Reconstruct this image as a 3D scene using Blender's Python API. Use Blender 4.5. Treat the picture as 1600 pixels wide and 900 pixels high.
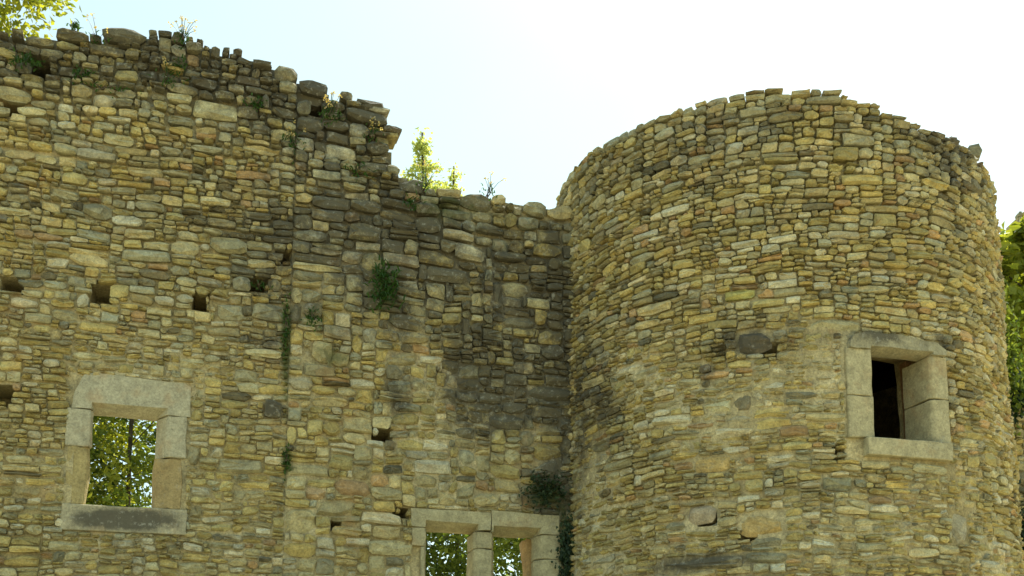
import bpy, bmesh, math, random
from mathutils import Vector, noise
from math import radians as R_, sin, cos, tan, pi, sqrt, atan2, asin
for o in list(bpy.data.objects): bpy.data.objects.remove(o)
S = bpy.context.scene
COL = S.collection

# ------------------------------------------------------------------ camera, sky, sun, exposure
FPX, HOR, PT = 1700.0, 1150.0, math.atan(0.142)
PY = HOR - FPX * tan(PT)
CAM = Vector((0, 0, 1.6))
cd = bpy.data.cameras.new('camera'); cam = bpy.data.objects.new('camera', cd); COL.objects.link(cam)
cam.location = CAM; cam.rotation_euler = (pi / 2 + PT, 0, 0)
cd.sensor_width = 36; cd.lens = 36 * FPX / 1600; cd.shift_y = (PY - 450) / 1600
cd.clip_start = 0.1; cd.clip_end = 3000
S.camera = cam
SUN_AZ, SUN_EL = R_(30), R_(52)
w = bpy.data.worlds.new('World'); S.world = w; w.use_nodes = True
nt = w.node_tree; nt.nodes.clear()
sk = nt.nodes.new('ShaderNodeTexSky'); sk.sky_type = 'NISHITA'; sk.sun_disc = False
sk.sun_elevation = SUN_EL; sk.sun_rotation = SUN_AZ; sk.air_density = 1.0; sk.dust_density = 1.5; sk.ozone_density = 0.6
bgd = nt.nodes.new('ShaderNodeBackground'); bgd.inputs['Strength'].default_value = 0.12
wo = nt.nodes.new('ShaderNodeOutputWorld')
def wmix(mode, fac, a, b):
    x = nt.nodes.new('ShaderNodeMix'); x.data_type = 'RGBA'; x.blend_type = mode
    for k, q in ((0, fac), (6, a), (7, b)):
        if isinstance(q, (int, float, tuple)): x.inputs[k].default_value = q
        else: nt.links.new(q, x.inputs[k])
    return x.outputs[2]
# a thin veil of high cloud over the whole sky, and the camera's warm white balance
tcd = nt.nodes.new('ShaderNodeTexCoord'); cn = nt.nodes.new('ShaderNodeTexNoise'); cn.inputs['Scale'].default_value = 1.6; cn.inputs['Detail'].default_value = 6
nt.links.new(tcd.outputs['Generated'], cn.inputs['Vector'])
cm = nt.nodes.new('ShaderNodeMapRange'); nt.links.new(cn.outputs['Fac'], cm.inputs[0])
for k, q in zip((1, 2, 3, 4), (.3, .7, .30, .75)): cm.inputs[k].default_value = q
veil = wmix('MIX', cm.outputs[0], sk.outputs[0], (3.25, 3.95, 4.3, 1))
nt.links.new(wmix('MULTIPLY', 1., veil, (.93, 1.0, .885, 1)), bgd.inputs[0]); nt.links.new(bgd.outputs[0], wo.inputs[0])
sl = bpy.data.lights.new('sun', 'SUN'); sl.energy = 4.5; sl.angle = R_(0.53); sl.color = (1, .95, .86)
so = bpy.data.objects.new('sun', sl); COL.objects.link(so)
sdir = Vector((sin(SUN_AZ) * cos(SUN_EL), cos(SUN_AZ) * cos(SUN_EL), sin(SUN_EL)))
so.rotation_euler = sdir.to_track_quat('Z', 'Y').to_euler(); so.location = (0, 30, 40)
S.view_settings.view_transform = 'Standard'; S.view_settings.look = 'None'
S.view_settings.exposure = 1.22; S.view_settings.gamma = 1
S.render.engine = 'CYCLES'

# ------------------------------------------------------------------ survey helpers
FW = Vector((0, cos(PT), sin(PT))); UPV = Vector((0, -sin(PT), cos(PT))); RT = Vector((1, 0, 0))
def ray(x, y): return (FW * FPX + RT * (x - 800) + UPV * (PY - y)).normalized()
def project(p):
    d = p - CAM; z = d.dot(FW)
    return 800 + FPX * d.dot(RT) / z, PY - FPX * d.dot(UPV) / z
def azim(x, y): d = ray(x, y); return atan2(d.x, d.y)
def at(x, y, dist):                      # a point at a horizontal distance
    d = ray(x, y); k = dist / sqrt(d.x * d.x + d.y * d.y); return CAM + d * k

# tower
TR = 2.6
aR, aL = azim(1545, 300), azim(874, 300)
TD = TR / sin((aR - aL) / 2); TA = (aR + aL) / 2
TC = Vector((TD * sin(TA), TD * cos(TA), 0))
TAN = Vector((sin(aL), cos(aL), 0)) * sqrt(TD * TD - TR * TR)        # left tangent point
VR = 10.2                                                              # rim height, about
BAT = 0.012                                                            # batter per metre
def trad(v): return TR + BAT * max(-1, VR - v)
TBASE = atan2(-TC.x, -TC.y)                                            # azimuth facing the camera
def bulge(a, b, s=0.9, k=0.05): return k * noise.noise(Vector((a * s, b * s, 3.3)))
def tmap(u, v, d):
    th = TBASE - u / TR; r = trad(v) + d + bulge(u, v)
    return Vector((TC.x + sin(th) * r, TC.y + cos(th) * r, v))
def tpix(x, y):
    d = ray(x, y); r = TR
    for _ in range(5):
        ax, ay = CAM.x - TC.x, CAM.y - TC.y
        A = d.x ** 2 + d.y ** 2; B = 2 * (ax * d.x + ay * d.y); Cc = ax * ax + ay * ay - r * r
        D = max(0, B * B - 4 * A * Cc); k = (-B - sqrt(D)) / (2 * A); p = CAM + d * k; r = trad(p.z)
    th = atan2(p.x - TC.x, p.y - TC.y); u = (TBASE - th + pi) % (2 * pi) - pi
    return u * TR, p.z
# curtain wall
REC = R_(16)
WD = Vector((cos(REC), sin(REC), 0)); WN = Vector((sin(REC), -cos(REC), 0))
_u, _v = tpix(893, 600)
JN = tmap(_u, _v, 0); JN.z = 0
W0 = JN - WD * 7.5
def wmap(u, v, d):
    return W0 + WD * u + WN * (d + bulge(u + 20, v)) + Vector((0, 0, v))
def wpix(x, y):
    d = ray(x, y); k = (W0 - CAM).dot(WN) / d.dot(WN); p = CAM + d * k
    return (p - W0).dot(WD), p.z
def interp(pts, x):
    if x <= pts[0][0]: return pts[0][1]
    for (a, b), (c, e) in zip(pts, pts[1:]):
        if x <= c: return b + (e - b) * (x - a) / max(1e-6, c - a)
    return pts[-1][1]
print('TOWER', TC, TD, 'tangent', TAN, 'joint u', wpix(452, 550), 'left', wpix(0, 450), 'px right', wpix(885, 600))

# ------------------------------------------------------------------ materials
def newmat(name):
    m = bpy.data.materials.new(name); m.use_nodes = True; n = m.node_tree; n.nodes.clear()
    o = n.nodes.new('ShaderNodeOutputMaterial'); b = n.nodes.new('ShaderNodeBsdfPrincipled')
    n.links.new(b.outputs[0], o.inputs[0]); b.inputs['Roughness'].default_value = .92
    b.inputs['Specular IOR Level'].default_value = .2
    return m, n, b, o
def N(n, t, **k):
    x = n.nodes.new(t)
    for a, b in k.items(): setattr(x, a, b)
    return x
def noi(n, scale, detail=4, rough=.6, vec=None, off=0):
    x = n.nodes.new('ShaderNodeTexNoise'); x.inputs['Scale'].default_value = scale
    x.inputs['Detail'].default_value = detail; x.inputs['Roughness'].default_value = rough
    if off:
        mp = n.nodes.new('ShaderNodeMapping'); mp.inputs['Location'].default_value = (off, off * .7, off * 1.3)
        n.links.new(vec, mp.inputs[0]); n.links.new(mp.outputs[0], x.inputs['Vector'])
    elif vec: n.links.new(vec, x.inputs['Vector'])
    return x.outputs['Fac']
def mr(n, v, a, b, c=0., d=1.):
    x = n.nodes.new('ShaderNodeMapRange'); n.links.new(v, x.inputs['Value'])
    for i, q in zip((1, 2, 3, 4), (a, b, c, d)): x.inputs[i].default_value = q
    return x.outputs[0]
def mth(n, op, a, b):
    x = n.nodes.new('ShaderNodeMath'); x.operation = op; x.use_clamp = op in ('ADD',)
    for i, q in enumerate((a, b)):
        if isinstance(q, (int, float)): x.inputs[i].default_value = q
        else: n.links.new(q, x.inputs[i])
    return x.outputs[0]
def mixc(n, f, a, b, mode='MIX'):
    x = n.nodes.new('ShaderNodeMix'); x.data_type = 'RGBA'; x.blend_type = mode
    for i, q in ((0, f), (6, a), (7, b)):
        if isinstance(q, (int, float)): x.inputs[i].default_value = q
        elif isinstance(q, tuple): x.inputs[i].default_value = (*q, 1)
        else: n.links.new(q, x.inputs[i])
    return x.outputs[2]
def gray(n, f):
    x = n.nodes.new('ShaderNodeCombineColor')
    for i in range(3): n.links.new(f, x.inputs[i])
    return x.outputs[0]
def stone_mat(name, bump=.5, dist=.02, grain=1.0):
    m, n, b, o = newmat(name)
    g = n.nodes.new('ShaderNodeNewGeometry').outputs['Position']
    col = N(n, 'ShaderNodeAttribute', attribute_name='col').outputs['Color']
    wx = N(n, 'ShaderNodeAttribute', attribute_name='wx').outputs['Fac']
    ms = N(n, 'ShaderNodeAttribute', attribute_name='moss').outputs['Fac']
    f1, f2, f3, f4 = noi(n, 9, 8, .72, g), noi(n, 45, 4, .7, g), noi(n, 16, 5, .7, g, 7), noi(n, 6.5, 9, .78, g, 3)
    c = mixc(n, 1, col, gray(n, mr(n, f1, .3, .7, 1 - .36 * grain, 1 + .30 * grain)), 'MULTIPLY')
    c = mixc(n, 1, c, gray(n, mr(n, f2, .3, .7, 1 - .28 * grain, 1 + .26 * grain)), 'MULTIPLY')
    c = mixc(n, mth(n, 'MULTIPLY', mr(n, noi(n, 60, 3, .6, g, 17), .60, .70), .55), c, (.10, .085, .045))   # pits
    # iron staining
    c = mixc(n, mth(n, 'MULTIPLY', mr(n, noi(n, 3.2, 4, .6, g, 11), .56, .70), .28), c, (.40, .22, .08))
    # black weathering crust, plus painted shade at the tower corner, and pale lichen
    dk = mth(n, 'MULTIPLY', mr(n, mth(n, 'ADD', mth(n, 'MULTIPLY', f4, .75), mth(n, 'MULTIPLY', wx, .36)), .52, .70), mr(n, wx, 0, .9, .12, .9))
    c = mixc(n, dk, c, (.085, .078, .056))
    li = mth(n, 'MULTIPLY', mr(n, f3, .56, .66), mr(n, wx, .05, .8, .10, .62))
    c = mixc(n, li, c, (.36, .35, .28))
    mo = mth(n, 'MULTIPLY', mr(n, mth(n, 'ADD', mth(n, 'MULTIPLY', noi(n, 9, 4, .6, g, 5), .6), mth(n, 'MULTIPLY', ms, .45)), .48, .66), mr(n, ms, 0, 1, 0, .9))
    c = mixc(n, mo, c, (.055, .075, .022))
    n.links.new(c, b.inputs['Base Color'])
    bp = n.nodes.new('ShaderNodeBump'); bp.inputs['Strength'].default_value = bump; bp.inputs['Distance'].default_value = dist
    h = mth(n, 'ADD', mth(n, 'MULTIPLY', f1, .6), mth(n, 'MULTIPLY', mth(n, 'ADD', mth(n, 'MULTIPLY', f2, .5), mth(n, 'MULTIPLY', f3, .4)), .5))
    n.links.new(h, bp.inputs['Height']); n.links.new(bp.outputs[0], b.inputs['Normal'])
    return m
M_STONE = stone_mat('rubble_stone', 1.0, .045)
M_MORTAR = stone_mat('lime_mortar', .9, .03, 1.3)
M_ASHLAR = stone_mat('dressed_limestone', .6, .02, .9)
def leaf_mat(name, a, b_, trans=.5):
    m, n, b, o = newmat(name)
    at_ = N(n, 'ShaderNodeAttribute', attribute_name='tone').outputs['Fac']
    c = mixc(n, at_, a, b_)
    n.links.new(c, b.inputs['Base Color']); b.inputs['Roughness'].default_value = .55; b.inputs['Specular IOR Level'].default_value = .4
    t = n.nodes.new('ShaderNodeBsdfTranslucent'); tc = mixc(n, 1, c, (1.0, .95, .45), 'MULTIPLY')
    n.links.new(tc, t.inputs[0])
    mx = n.nodes.new('ShaderNodeMixShader'); mx.inputs[0].default_value = trans
    n.links.new(b.outputs[0], mx.inputs[1]); n.links.new(t.outputs[0], mx.inputs[2]); n.links.new(mx.outputs[0], o.inputs[0])
    return m
M_LEAF = leaf_mat('leaf_green', (.07, .12, .022), (.24, .30, .05), .6)
M_LEAFY = leaf_mat('leaf_yellow_green', (.15, .20, .028), (.42, .44, .06), .6)
M_LEAFP = leaf_mat('leaf_birch_overexposed', (.34, .42, .14), (.62, .66, .26), .62)  # overexposed backlight put into the leaf colour as a paler tone
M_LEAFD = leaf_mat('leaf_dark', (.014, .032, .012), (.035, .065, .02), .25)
M_FERN = leaf_mat('leaf_fern', (.03, .085, .022), (.07, .16, .03), .35)
M_FLOW = leaf_mat('petal_yellow', (.55, .40, .12), (.70, .60, .34), .4)
def plain(name, c1, c2, scale, bump=.4):
    m, n, b, o = newmat(name)
    g = n.nodes.new('ShaderNodeNewGeometry').outputs['Position']
    f = noi(n, scale, 6, .65, g)
    n.links.new(mixc(n, mr(n, f, .3, .7), c1, c2), b.inputs['Base Color'])
    bp = n.nodes.new('ShaderNodeBump'); bp.inputs['Strength'].default_value = bump; bp.inputs['Distance'].default_value = .02
    n.links.new(f, bp.inputs['Height']); n.links.new(bp.outputs[0], b.inputs['Normal'])
    return m
M_BARK = plain('bark', (.05, .04, .028), (.13, .105, .075), 9)
M_GROUND = plain('dry_grass_and_gravel', (.30, .26, .13), (.44, .38, .22), 1.3)
M_TIMBER = plain('added_floor_timber', (.05, .03, .02), (.09, .05, .03), 6)

# ------------------------------------------------------------------ object helpers
def link(name, me, mat, parent=None, kind=None):
    me.materials.clear(); me.materials.append(mat)
    o = bpy.data.objects.new(name, me); COL.objects.link(o); o.parent = parent
    if kind: o['kind'] = kind
    return o
def tag(o, label, cat, group=None):
    o['label'] = label; o['category'] = cat
    if group: o['group'] = group
    return o
def thing(name, label, cat, loc=(0, 0, 0), group=None):
    o = bpy.data.objects.new(name, None); COL.objects.link(o); o.location = loc; o.empty_display_size = .3
    return tag(o, label, cat, group)
def localise(me, loc):
    lx, ly, lz = loc
    for v in me.vertices: v.co.x -= lx; v.co.y -= ly; v.co.z -= lz
def add_attrs(me, cols, wxs, mss):
    a = me.attributes.new('col', 'FLOAT_COLOR', 'POINT'); a.data.foreach_set('color', [q for c in cols for q in (c[0], c[1], c[2], 1.0)])
    a = me.attributes.new('wx', 'FLOAT', 'POINT'); a.data.foreach_set('value', wxs)
    a = me.attributes.new('moss', 'FLOAT', 'POINT'); a.data.foreach_set('value', mss)
def smooth(me, ang=17):
    me.shade_smooth(); me.set_sharp_from_angle(angle=R_(ang))

# ------------------------------------------------------------------ masonry generator
class Stones:
    """one batch of stones; each keeps its own vertex block"""
    def __init__(s): s.items = []
    def mesh(s, items, name, loc):
        V, F, C, Wx, Ms = [], [], [], [], []
        for it in items:
            k = len(V); V += it['v']; F += [tuple(i + k for i in f) for f in it['f']]
            C += [it['c']] * len(it['v']); Wx += it['w']; Ms += it['m']
        me = bpy.data.meshes.new(name); me.from_pydata([(a.x - loc[0], a.y - loc[1], a.z - loc[2]) for a in V], [], F)
        add_attrs(me, C, Wx, Ms); smooth(me); return me
def make_stone(rng, rect, fmap, d, depth, col, wf, warp, gap=.008, npow=None):
    u0, v0, u1, v1 = rect
    u0 += gap; u1 -= gap; v0 += gap * .8; v1 -= gap * .8
    w_, h_ = u1 - u0, v1 - v0
    if w_ < .02 or h_ < .015: return None
    r = rng.random
    k = .10 + .34 * r() ** 1.3                                   # how rounded this one is
    t = r(); lens = t < .26; wedge = .26 < t < .42; rnd = .42 < t < .50
    def cut():
        if lens: return (.12 + .5 * r()) * w_ * .5, (.35 + .5 * r()) * h_ * .5
        if rnd: return (.45 + .15 * r()) * min(w_, h_ * 1.6) * .5, (.5 + .15 * r()) * h_ * .5
        return (.05 + k * 1.1 * r()) * min(w_ * .5, h_ * 1.3), (.14 + k * 1.3 * r()) * h_ * .5
    a, b, c, e = cut(), cut(), cut(), cut()
    jt = lambda s: (r() - .5) * s
    tl, tr_, bl, br = [abs(jt(.30 * h_)) for _ in range(4)]
    if wedge:
        if r() < .5: tr_ += .35 * h_ * r()
        else: tl += .35 * h_ * r()
    sl = jt(.16) * w_ if w_ < h_ * 2 else 0                        # raked ends
    ml, mr_ = jt(.10 * min(w_, .3)), jt(.10 * min(w_, .3))
    pts = [(u0 + a[0], v0 + bl * .5), (u0 + w_ * (.3 + .4 * r()), v0 + .06 * h_ * jt(1)), (u1 - b[0], v0 + br * .5),
           (u1 + mr_, v0 + b[1]), (u1 + mr_ + jt(.05 * w_), v1 - tr_ - c[1] * .8),
           (u1 - c[0], v1 - tr_), (u0 + w_ * (.3 + .4 * r()), v1 - .5 * min(tl, tr_) + .06 * h_ * jt(1)), (u0 + e[0], v1 - tl),
           (u0 + ml + jt(.05 * w_), v1 - tl - e[1] * .8), (u0 + ml, v0 + a[1])]
    ro = jt(.13); um, vm_ = (u0 + u1) / 2, (v0 + v1) / 2
    ro *= min(1, h_ / w_ * 1.6)
    pts = [(um + (p - um) - (q - vm_) * ro + sl * (q - vm_) / h_, q + (p - um) * ro) for p, q in pts]
    cu, cv = (u0 + u1) / 2, (v0 + v1) / 2
    n = len(pts); ins = min(w_, h_) * (.07 + .18 * k + .08 * r())
    bev = min(.05, ins * (.7 + .5 * r()))
    tu, tv = jt(.22), jt(.34) - .02                                # the face is never quite plumb
    V, Wx, Ms = [], [], []; rf = .68 + .6 * r()                # each stone takes the weather its own way
    brk = 1.9 if r() < .45 else 1                                # some faces are freshly broken
    def put(u, v, dd):
        uu, vv = warp(u, v)
        V.append(fmap(uu, vv, dd)); x, m = wf(uu, vv); Wx.append(min(1.2, x * rf)); Ms.append(m)
    for (u, v) in pts: put(u + (cu - u) * .12, v + (cv - v) * .12, d - depth)
    for (u, v) in pts: put(u, v, d - bev + (u - cu) * tu * .5 + jt(.008))
    for (u, v) in pts:
        du, dv = u - cu, v - cv; L = sqrt(du * du + dv * dv) + 1e-6
        fu = max(0.25, 1 - ins / max(abs(du), 1e-3)) if abs(du) > ins else .45
        fv = max(0.25, 1 - ins / max(abs(dv), 1e-3)) if abs(dv) > ins else .45
        put(cu + du * fu, cv + dv * fv, d + du * tu + dv * tv + jt(.026) * brk)
    put(cu + jt(.5 * w_), cv + jt(.4 * h_), d + .020 * r() + k * .01)
    F = []
    for i in range(n):
        j = (i + 1) % n
        F += [(i, j, n + j, n + i), (n + i, n + j, 2 * n + j, 2 * n + i), (2 * n + i, 2 * n + j, 3 * n)]
    F.append(tuple(range(n - 1, -1, -1)))
    return {'v': V, 'f': F, 'c': col, 'w': Wx, 'm': Ms, 'rect': rect, 'ctr': (cu, cv), 'area': w_ * h_}

def pack(rng, U0, U1, V0, top, size, limit=9000):
    """random rubble brought roughly to courses: fill the lowest place first"""
    segs = [[U0, U1, V0]]; out = []
    for _ in range(limit):
        best = None
        for i, s in enumerate(segs):
            if s[2] < top((s[0] + s[1]) / 2) and (best is None or s[2] < segs[best][2]): best = i
        if best is None: break
        a, b, h = segs[best]; L = b - a
        hl = segs[best - 1][2] - h if best else 9
        hr = segs[best + 1][2] - h if best + 1 < len(segs) else 9
        nh = min(hl, hr)
        h0, h1, r0, r1 = size((a + b) / 2, h)
        hh = h0 + (h1 - h0) * rng.random() ** 1.5 * (1.9 if rng.random() < .035 else 1)
        wmin = .055
        if L < .10:
            hh = nh if nh < .2 else hh; w_ = L
        else:
            for q in (hl, hr):
                if .72 * hh < q < 1.4 * hh and rng.random() < .72: hh = q; break
            w_ = min(.62, hh * (r0 + (r1 - r0) * rng.random() ** 1.4))
            w_ = max(w_, .075)
            if L - w_ < wmin: w_ = L
            if w_ > .7: w_ = L / 2
        left = hl <= hr if rng.random() < .8 else rng.random() < .5
        x0, x1 = (a, a + w_) if left else (b - w_, b)
        if w_ >= L - 1e-6: x0, x1 = a, b
        t = rng.random()
        if hh > .10 and t < .12:
            f = .35 + .3 * rng.random(); out += [(x0, h, x1, h + hh * f), (x0, h + hh * f, x1, h + hh)]
        elif hh > .08 and w_ > .22 and t < .17:
            f = .35 + .3 * rng.random(); out += [(x0, h, x0 + w_ * f, h + hh), (x0 + w_ * f, h, x1, h + hh)]
        else: out.append((x0, h, x1, h + hh))
        new = []
        if x0 > a + 1e-6: new.append([a, x0, h])
        new.append([x0, x1, h + hh])
        if x1 < b - 1e-6: new.append([x1, b, h])
        segs[best:best + 1] = new
        m = [segs[0]]
        for s in segs[1:]:
            if abs(s[2] - m[-1][2]) < .014: m[-1][1] = s[1]; m[-1][2] = max(m[-1][2], s[2])
            else: m.append(s)
        segs = m
    return out
def trim(rc, res):
    """cut a stone back where a window surround or a hole takes its place"""
    u0, v0, u1, v1 = rc
    for (a, b, c, d) in res:
        if u0 < c and u1 > a and v0 < d and v1 > b:
            opts = [(a - u0, (u0, v0, a, v1)), (u1 - c, (c, v0, u1, v1)), (b - v0, (u0, v0, u1, b)), (v1 - d, (u0, d, u1, v1))]
            opts = [(q * ((rr[3] - rr[1]) if i < 2 else (rr[2] - rr[0])), rr) for i, (q, rr) in enumerate(opts) if q > 0]
            if not opts: return None
            u0, v0, u1, v1 = max(opts)[1]
            if u1 - u0 < .035 or v1 - v0 < .03: return None
    return u0, v0, u1, v1
OCH, BEI, GRY, ORA, DRK, PAL = (.46, .378, .15), (.48, .415, .215), (.37, .345, .21), (.46, .32, .155), (.21, .19, .115), (.55, .50, .32)
def pick(rng, wts):
    c = rng.choices((OCH, BEI, GRY, ORA, DRK, PAL), wts)[0]; k = .70 + .52 * rng.random(); t = (rng.random() - .5) * .10
    return (c[0] * k * (1 + t), c[1] * k, c[2] * k * (1 - t * 1.6))
MORT, MORT2 = (.32, .26, .125), (.50, .435, .255)

def core(name, fmap, us, vs, active, dout, din, wf, parent, mat, loc, closed=False, col=MORT):
    nu, nv = len(us), len(vs); V, C, Wx, Ms = [], [], [], []
    for side in (0, 1):
        for i in range(nu):
            for j in range(nv):
                V.append(fmap(us[i], vs[j], dout(us[i], vs[j]) if side == 0 else din(us[i], vs[j])))
                x, m = wf(us[i], vs[j]); Wx.append(x); Ms.append(m); q = max(0, min(1, .45 + 1.5 * noise.noise(Vector((us[i] * .9 + 3, vs[j] * .9, 31))))); C.append(tuple(a + (b - a) * q for a, b in zip(col, MORT2)))
    o_ = lambda i, j: (i % nu) * nv + j
    b_ = lambda i, j: nu * nv + (i % nu) * nv + j
    ni = nu if closed else nu - 1
    act = [[active((us[i] + us[(i + 1) % nu]) / 2 if i + 1 < nu else us[i], (vs[j] + vs[j + 1]) / 2) for j in range(nv - 1)] for i in range(ni)]
    g = lambda i, j: (0 <= j < nv - 1) and ((closed and act[i % nu][j]) or (not closed and 0 <= i < ni and act[i][j]))
    F = []
    for i in range(ni):
        for j in range(nv - 1):
            if not act[i][j]: continue
            F += [(o_(i, j), o_(i + 1, j), o_(i + 1, j + 1), o_(i, j + 1)), (b_(i, j + 1), b_(i + 1, j + 1), b_(i + 1, j), b_(i, j))]
            if not g(i - 1, j): F.append((o_(i, j), o_(i, j + 1), b_(i, j + 1), b_(i, j)))
            if not g(i + 1, j): F.append((o_(i + 1, j + 1), o_(i + 1, j), b_(i + 1, j), b_(i + 1, j + 1)))
            if not g(i, j - 1): F.append((o_(i + 1, j), o_(i, j), b_(i, j), b_(i + 1, j)))
            if not g(i, j + 1): F.append((o_(i, j + 1), o_(i + 1, j + 1), b_(i + 1, j + 1), b_(i, j + 1)))
    me = bpy.data.meshes.new(name); me.from_pydata([(a.x - loc[0], a.y - loc[1], a.z - loc[2]) for a in V], [], F)
    add_attrs(me, C, Wx, Ms); smooth(me, 50); return link(name, me, mat, parent)
def lines(a, b, step, edges):
    n = int((b - a) / step); L = [a + (b - a) * i / n for i in range(n + 1)]
    L = [x for x in L if all(abs(x - e) > step * .4 for e in edges)] + [e for e in edges if a < e < b]
    return sorted(L)

def emit(things_items, parent, loc, vis, name='stone', nmax=300):
    """the largest in view become parts of their own, the rest one part"""
    st = Stones()
    for it in things_items: it['vis'] = vis(it)
    order = sorted(things_items, key=lambda i: -i['vis'])
    big = [i for i in order[:nmax] if i['vis'] > 0]; ids = set(map(id, big)); rest = [i for i in things_items if id(i) not in ids]
    for it in big:
        o = link(name, st.mesh([it], name, loc), M_STONE, parent)
    if rest: link('small_rubble_stones', st.mesh(rest, 'small_rubble_stones', loc), M_STONE, parent, 'stuff')
    print(parent.name, len(big), 'single stones', len(rest), 'joined')
def visfn(fmap, nrm):
    def f(it):
        p = fmap(it['ctr'][0], it['ctr'][1], 0); x, y = project(p)
        if not (-5 < x < 1605 and -5 < y < 905): return 0
        dv = (CAM - p); L = dv.length; c = dv.normalized().dot(nrm(it['ctr'][0]))
        return max(0, c) * it['area'] / (L * L)
    return f

# ------------------------------------------------------------------ dressed stones
def dressed(name, poly, fmap, d0, d1, parent, loc, col=(.36, .33, .22), wx=.15, axis='d', bev=.007, wfun=None, chip=.012, seed=0):
    """a cut stone: an outline pushed through the wall (axis d: outline in u,v; axis v: outline in u,d)"""
    rng = random.Random(seed * 77 + len(poly)); n = len(poly); me = bpy.data.meshes.new(name); bm = bmesh.new()
    P = lambda a, b, t: (a, b, t) if axis == 'd' else (a, t, b)
    lo = [bm.verts.new(P(a, b, d0)) for a, b in poly]; hi = [bm.verts.new(P(a, b, d1)) for a, b in poly]
    bm.faces.new(lo[::-1]); bm.faces.new(hi)
    for i in range(n): bm.faces.new((lo[i], lo[(i + 1) % n], hi[(i + 1) % n], hi[i]))
    bmesh.ops.recalc_face_normals(bm, faces=bm.faces)
    bmesh.ops.bevel(bm, geom=list(bm.edges), offset=bev, segments=1, affect='EDGES', clamp_overlap=True)
    bmesh.ops.triangulate(bm, faces=[f for f in bm.faces if len(f.verts) > 4])
    long_ = [e for e in bm.edges if e.calc_length() > .12]
    bmesh.ops.subdivide_edges(bm, edges=long_, cuts=3, use_grid_fill=True)
    cs, ws, ms = [], [], []
    for v in bm.verts:
        u, h, d = v.co; q = noise.noise_vector(Vector((u * 9 + seed, h * 9, d * 9))) * chip
        u, h, d = u + q.x, h + q.y, d + q.z * .6
        p = fmap(u, h, d); v.co = (p.x - loc[0], p.y - loc[1], p.z - loc[2])
        cs.append(col); ws.append(wfun(u, h) if wfun else wx); ms.append(0.)
    bm.normal_update(); bmesh.ops.recalc_face_normals(bm, faces=bm.faces)
    bm.to_mesh(me); bm.free(); add_attrs(me, cs, ws, ms); smooth(me, 30)
    return link(name, me, M_ASHLAR, parent)
def splay_lintel(name, ul, ur, vb, top, u0, u1, cl, cr, ch, dsp, dback, dfront, fmap, parent, loc, col, wfun, seed=0):
    """a lintel whose underside is cut to a splay over the opening u0..u1; top = outline from right to left"""
    V = []; A = lambda u, v, d: (V.append((u, v, d)), len(V) - 1)[1]
    fr = [A(ul, vb, dfront), A(u0 - cl, vb, dfront), A(u0 - cl, vb + ch, dfront), A(u1 + cr, vb + ch, dfront), A(u1 + cr, vb, dfront), A(ur, vb, dfront)]
    tp = [A(u, v, dfront) for u, v in top]
    s0, s1 = A(u0, vb, -dsp), A(u1, vb, -dsp)
    bk = [A(ul, vb, -dback), A(ur, vb, -dback)]; bt = [A(u, v, -dback) for u, v in top]
    k0, k1 = A(u0, vb, -dback), A(u1, vb, -dback)
    F = [tuple(fr + tp), (fr[2], s0, s1, fr[3]), (fr[1], s0, fr[2]), (fr[3], s1, fr[4]), (fr[0], bk[0], k0, s0, fr[1]), (fr[4], s1, k1, bk[1], fr[5]), (s0, k0, k1, s1)]
    F += [(fr[5], bk[1], bt[0], tp[0]), (tp[-1], bt[-1], bk[0], fr[0])]
    F += [(tp[i], bt[i], bt[i + 1], tp[i + 1]) for i in range(len(tp) - 1)]
    F.append(tuple([k0, bk[0]] + bt[::-1] + [bk[1], k1]))
    me = bpy.data.meshes.new(name); me.from_pydata(V, [], F); bm = bmesh.new(); bm.from_mesh(me)
    bmesh.ops.recalc_face_normals(bm, faces=bm.faces); bmesh.ops.triangulate(bm, faces=[f for f in bm.faces if len(f.verts) > 4])
    bmesh.ops.subdivide_edges(bm, edges=[e for e in bm.edges if e.calc_length() > .12], cuts=2, use_grid_fill=True)
    cs, ws = [], []
    for v in bm.verts:
        u, h, d = v.co; q = noise.noise_vector(Vector((u * 8 + seed, h * 8, d * 8))) * .012
        p = fmap(u + q.x, h + q.y, d + q.z); v.co = (p.x - loc[0], p.y - loc[1], p.z - loc[2]); cs.append(col); ws.append(wfun(u, h))
    bm.normal_update(); bm.to_mesh(me); bm.free(); add_attrs(me, cs, ws, [0.] * len(ws)); smooth(me, 25)
    return link(name, me, M_ASHLAR, parent)

# ------------------------------------------------------------------ ground
def ground():
    V, F = [], []; n = 40; Rr = [0, 4, 8, 12, 20, 40, 100, 300, 900, 2000]
    V.append((0, 5, 0)); 
    for r in Rr[1:]:
        for k in range(n):
            a = 2 * pi * k / n; V.append((r * cos(a), 5 + r * sin(a), .06 * noise.noise(Vector((r * cos(a) * .2, r * sin(a) * .2, 0))) - .03 if r < 40 else -.05))
    for k in range(n): F.append((0, 1 + k, 1 + (k + 1) % n))
    for i in range(len(Rr) - 2):
        for k in range(n):
            a, b = 1 + i * n + k, 1 + i * n + (k + 1) % n; F.append((a, a + n, b + n, b))
    me = bpy.data.meshes.new('ground'); me.from_pydata(V, [], F); me.shade_smooth()
    link('ground', me, M_GROUND, None, 'structure')
ground()

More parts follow.
